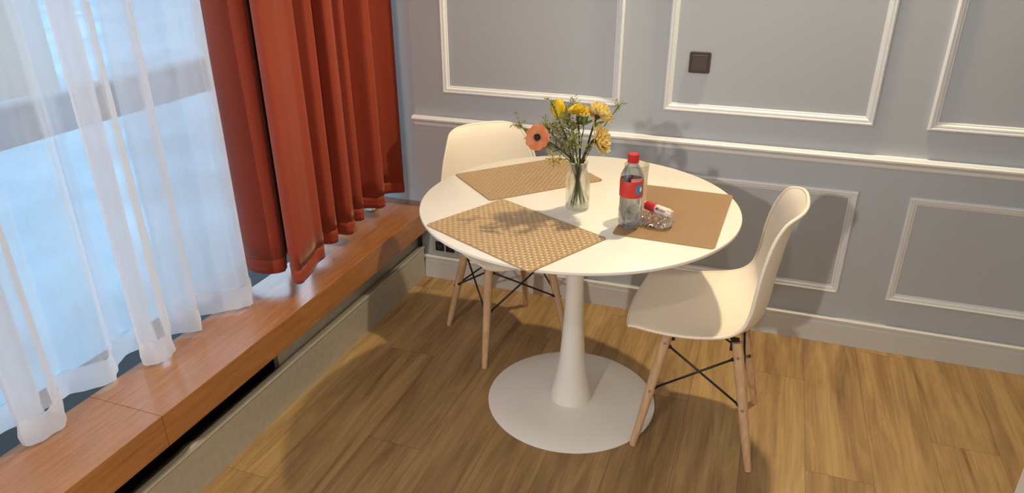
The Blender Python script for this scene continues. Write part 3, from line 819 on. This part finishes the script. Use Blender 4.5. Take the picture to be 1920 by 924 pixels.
obj('white_drop', disc_on_cyl(NB(), .03285, bdir+.88, .1205, .004, 1.7), M['whiteprint'], lb)

gl = thing('tumbler', 'tall clear drinking glass standing behind the bottle', 'glass', (1.094, -.788, MT+.0004))
obj('glass_wall', lathe(NB(), [(0, 0), (.027, 0), (.0290, .003), (.0305, .03), (.0345, .158), (.0350, .1615), (.0335, .1625), (.0325, .158), (.0287, .03), (.027, .012), (0, .010)], 48), M['tumbler'], gl, smooth=True)

# ------------------------------------------------------------------ packet and wrapped roll
pc = on_z(1226, 417, MT+.008)
pk = thing('snack_packet', 'crumpled clear cellophane packet of brown snacks beside the bottle', 'packet', (pc.x, pc.y, MT+.0005), radians(-14))
r = random.Random(9)
def pouch(u, v):
    a = 2*pi*u; t = -1+2*v
    L, W, H = .046, .026, .015
    k = max(.0, 1-abs(t)**3.2)**.5
    seam = 1-k
    x = L*t*(1+.12*seam); yy = W*cos(a)*(k*.95+.20+.35*seam); zz = H*(1+sin(a)*k*.98)*(1-.25*seam)
    cr = .0024*(sin(13*a+9*t)+sin(7*a-17*t+1)+sin(23*t+5*a))+r.uniform(-.0022, .0022)
    rz = max(.0003, zz+cr*1.0)
    return V((x+cr*.5, yy+cr, rz))
bm = NB(); grid(bm, pouch, 40, 36, True)
obj('wrapper', bm, M['cellophane'], pk)
for i, (x, y, z, s) in enumerate(((-.018, .006, .0125, .013), (.006, -.005, .012, .014), (.026, .006, .0115, .0115), (.004, .013, .014, .010), (-.014, -.010, .009, .009))):
    bm = bmesh.new(); bmesh.ops.create_icosphere(bm, subdivisions=3, radius=1)
    for v in bm.verts:
        d = v.co.normalized(); k = 1+.12*sin(6*d.x+i)+.10*cos(7*d.y-2*i)+.08*sin(8*d.z)
        v.co = V((x+d.x*s*k*1.15, y+d.y*s*k, z+d.z*s*k*.70))
    obj('snack', bm, M['biscuit'], pk, smooth=True)
A = on_z(1210, 383, MT+.040); B = on_z(1257, 401, MT+.036)
mid = (A+B)/2; dirx = (B-A).normalized()
ro = thing('sweet_roll', 'small red and white wrapped roll lying on top of the clear packet', 'sweets', mid)
up0 = V((0, 0, 1)); side = up0.cross(dirx).normalized(); upx = dirx.cross(side).normalized()
half = (B-A).length/2
def cyl(name, x0, x1, rad, m, parent, wob=None, ns=8):
    bm = NB(); rings = []
    for i in range(ns+1):
        x = x0+(x1-x0)*i/ns
        rr_ = rad(x) if callable(rad) else rad
        rings.append([bm.verts.new(dirx*x+(side*cos(2*pi*k/24)+upx*sin(2*pi*k/24))*rr_*(wob(x, 2*pi*k/24) if wob else 1)) for k in range(24)])
    for a, c in zip(rings, rings[1:]):
        for k in range(24): bm.faces.new((a[k], a[(k+1) % 24], c[(k+1) % 24], c[k]))
    bm.faces.new(rings[0][::-1]); bm.faces.new(rings[-1])
    return obj(name, bm, m, parent, smooth=False)
RR = .0128
smooth_all(cyl('red_band', -half+.005, -half*.10, RR*1.03, M['redwrap'], ro, lambda x, a: 1+.02*sin(3*a+200*x)))
wl = smooth_all(cyl('white_sleeve', -half*.10, half*.86, RR, M['whitewrap'], ro, lambda x, a: 1+.015*sin(4*a+150*x)))
cyl('twist_end', half*.86, half*1.12, lambda x: RR*(1-.55*min(1, (x-half*.86)/(half*.12)))+(.004 if x > half*1.03 else 0), M['whitewrap'], ro, lambda x, a: 1+.18*sin(7*a), 6)
cyl('pink_end', -half-.002, -half+.005, lambda x: RR*(.75+.25*min(1, (x+half+.002)/.006)), M['whitewrap'], ro, lambda x, a: 1+.06*sin(9*a), 3)
# the lettering, bent round the sleeve
fc = bpy.data.curves.new('lettering', 'FONT'); fc.body = 'Maiden'; fc.size = .0140; fc.align_x = 'CENTER'; fc.shear = .25; fc.offset = .00012
fo = bpy.data.objects.new('lettering_source', fc); C.objects.link(fo)
bpy.context.view_layer.update()
tm = bpy.data.meshes.new_from_object(fo.evaluated_get(bpy.context.evaluated_depsgraph_get()))
bpy.data.objects.remove(fo); bpy.data.curves.remove(fc)
bmt = NB(); bmt.from_mesh(tm); bpy.data.meshes.remove(tm)
bmesh.ops.subdivide_edges(bmt, edges=bmt.edges, cuts=1)
tocam = (CAM-mid); ang0 = math.atan2(tocam.dot(upx), tocam.dot(side))
xs = 1 if dirx.dot(AR) > 0 else -1
for v in bmt.verts:
    tx, ty = v.co.x, v.co.y-.0045
    upsign = 1 if (-side*sin(ang0)+upx*cos(ang0)).dot(AU) > 0 else -1
    a = ang0+upsign*ty/RR
    v.co = dirx*(half*.36+xs*tx*.85)+(side*cos(a)+upx*sin(a))*(RR*1.03)
obj('lettering', bmt, M['darkprint'], wl)

# ------------------------------------------------------------------ light
def spot(name, loc, aim, energy, col, size, blend=.5, radius=.03):
    d = bpy.data.lights.new(name, 'SPOT'); d.energy = energy; d.color = col; d.spot_size = radians(size); d.spot_blend = blend; d.shadow_soft_size = radius
    o = bpy.data.objects.new(name, d); C.objects.link(o); o.location = loc
    o.rotation_euler = (V(aim)-V(loc)).to_track_quat('-Z', 'Y').to_euler(); return o
WARM = (1.0, .80, .49); SOFT = (1.0, .89, .77)
spot('downlight_by_wall', (1.5, -.11, 2.72), (1.42, -.25, 0), 178, WARM, 125, .6, .04)
spot('downlight_in_room', (.35, -4.9, 2.36), (.9, -1.6, .4), 230, SOFT, 120, .8, .05)
spot('downlight_near_camera', (1.5, -3.3, 2.72), (1.5, -1.8, 0), 45, SOFT, 130, .8, .05)

w = bpy.data.worlds.new('sky'); bpy.context.scene.world = w; w.use_nodes = True
nt = w.node_tree; bg = nt.nodes['Background']
bg.inputs['Color'].default_value = (.66, .83, 1.0, 1); bg.inputs['Strength'].default_value = 4.6

# ------------------------------------------------------------------ camera and colour
cd = bpy.data.cameras.new('camera'); cam = bpy.data.objects.new('camera', cd); C.objects.link(cam)
cam.matrix_world = Matrix(((AR.x, AU.x, -AF.x, CAM.x), (AR.y, AU.y, -AF.y, CAM.y), (AR.z, AU.z, -AF.z, CAM.z), (0, 0, 0, 1)))
cd.sensor_width = 36; cd.sensor_fit = 'HORIZONTAL'; cd.lens = 36*F_PX/1920
cd.shift_y = (PPY-462)/1920; cd.clip_start = .02; cd.clip_end = 100
sc = bpy.context.scene; sc.camera = cam
sc.cycles.transparent_max_bounces = 32
vs = sc.view_settings; vs.view_transform = 'Standard'; vs.look = 'None'; vs.gamma = 1; vs.use_curve_mapping = False; vs.exposure = 0
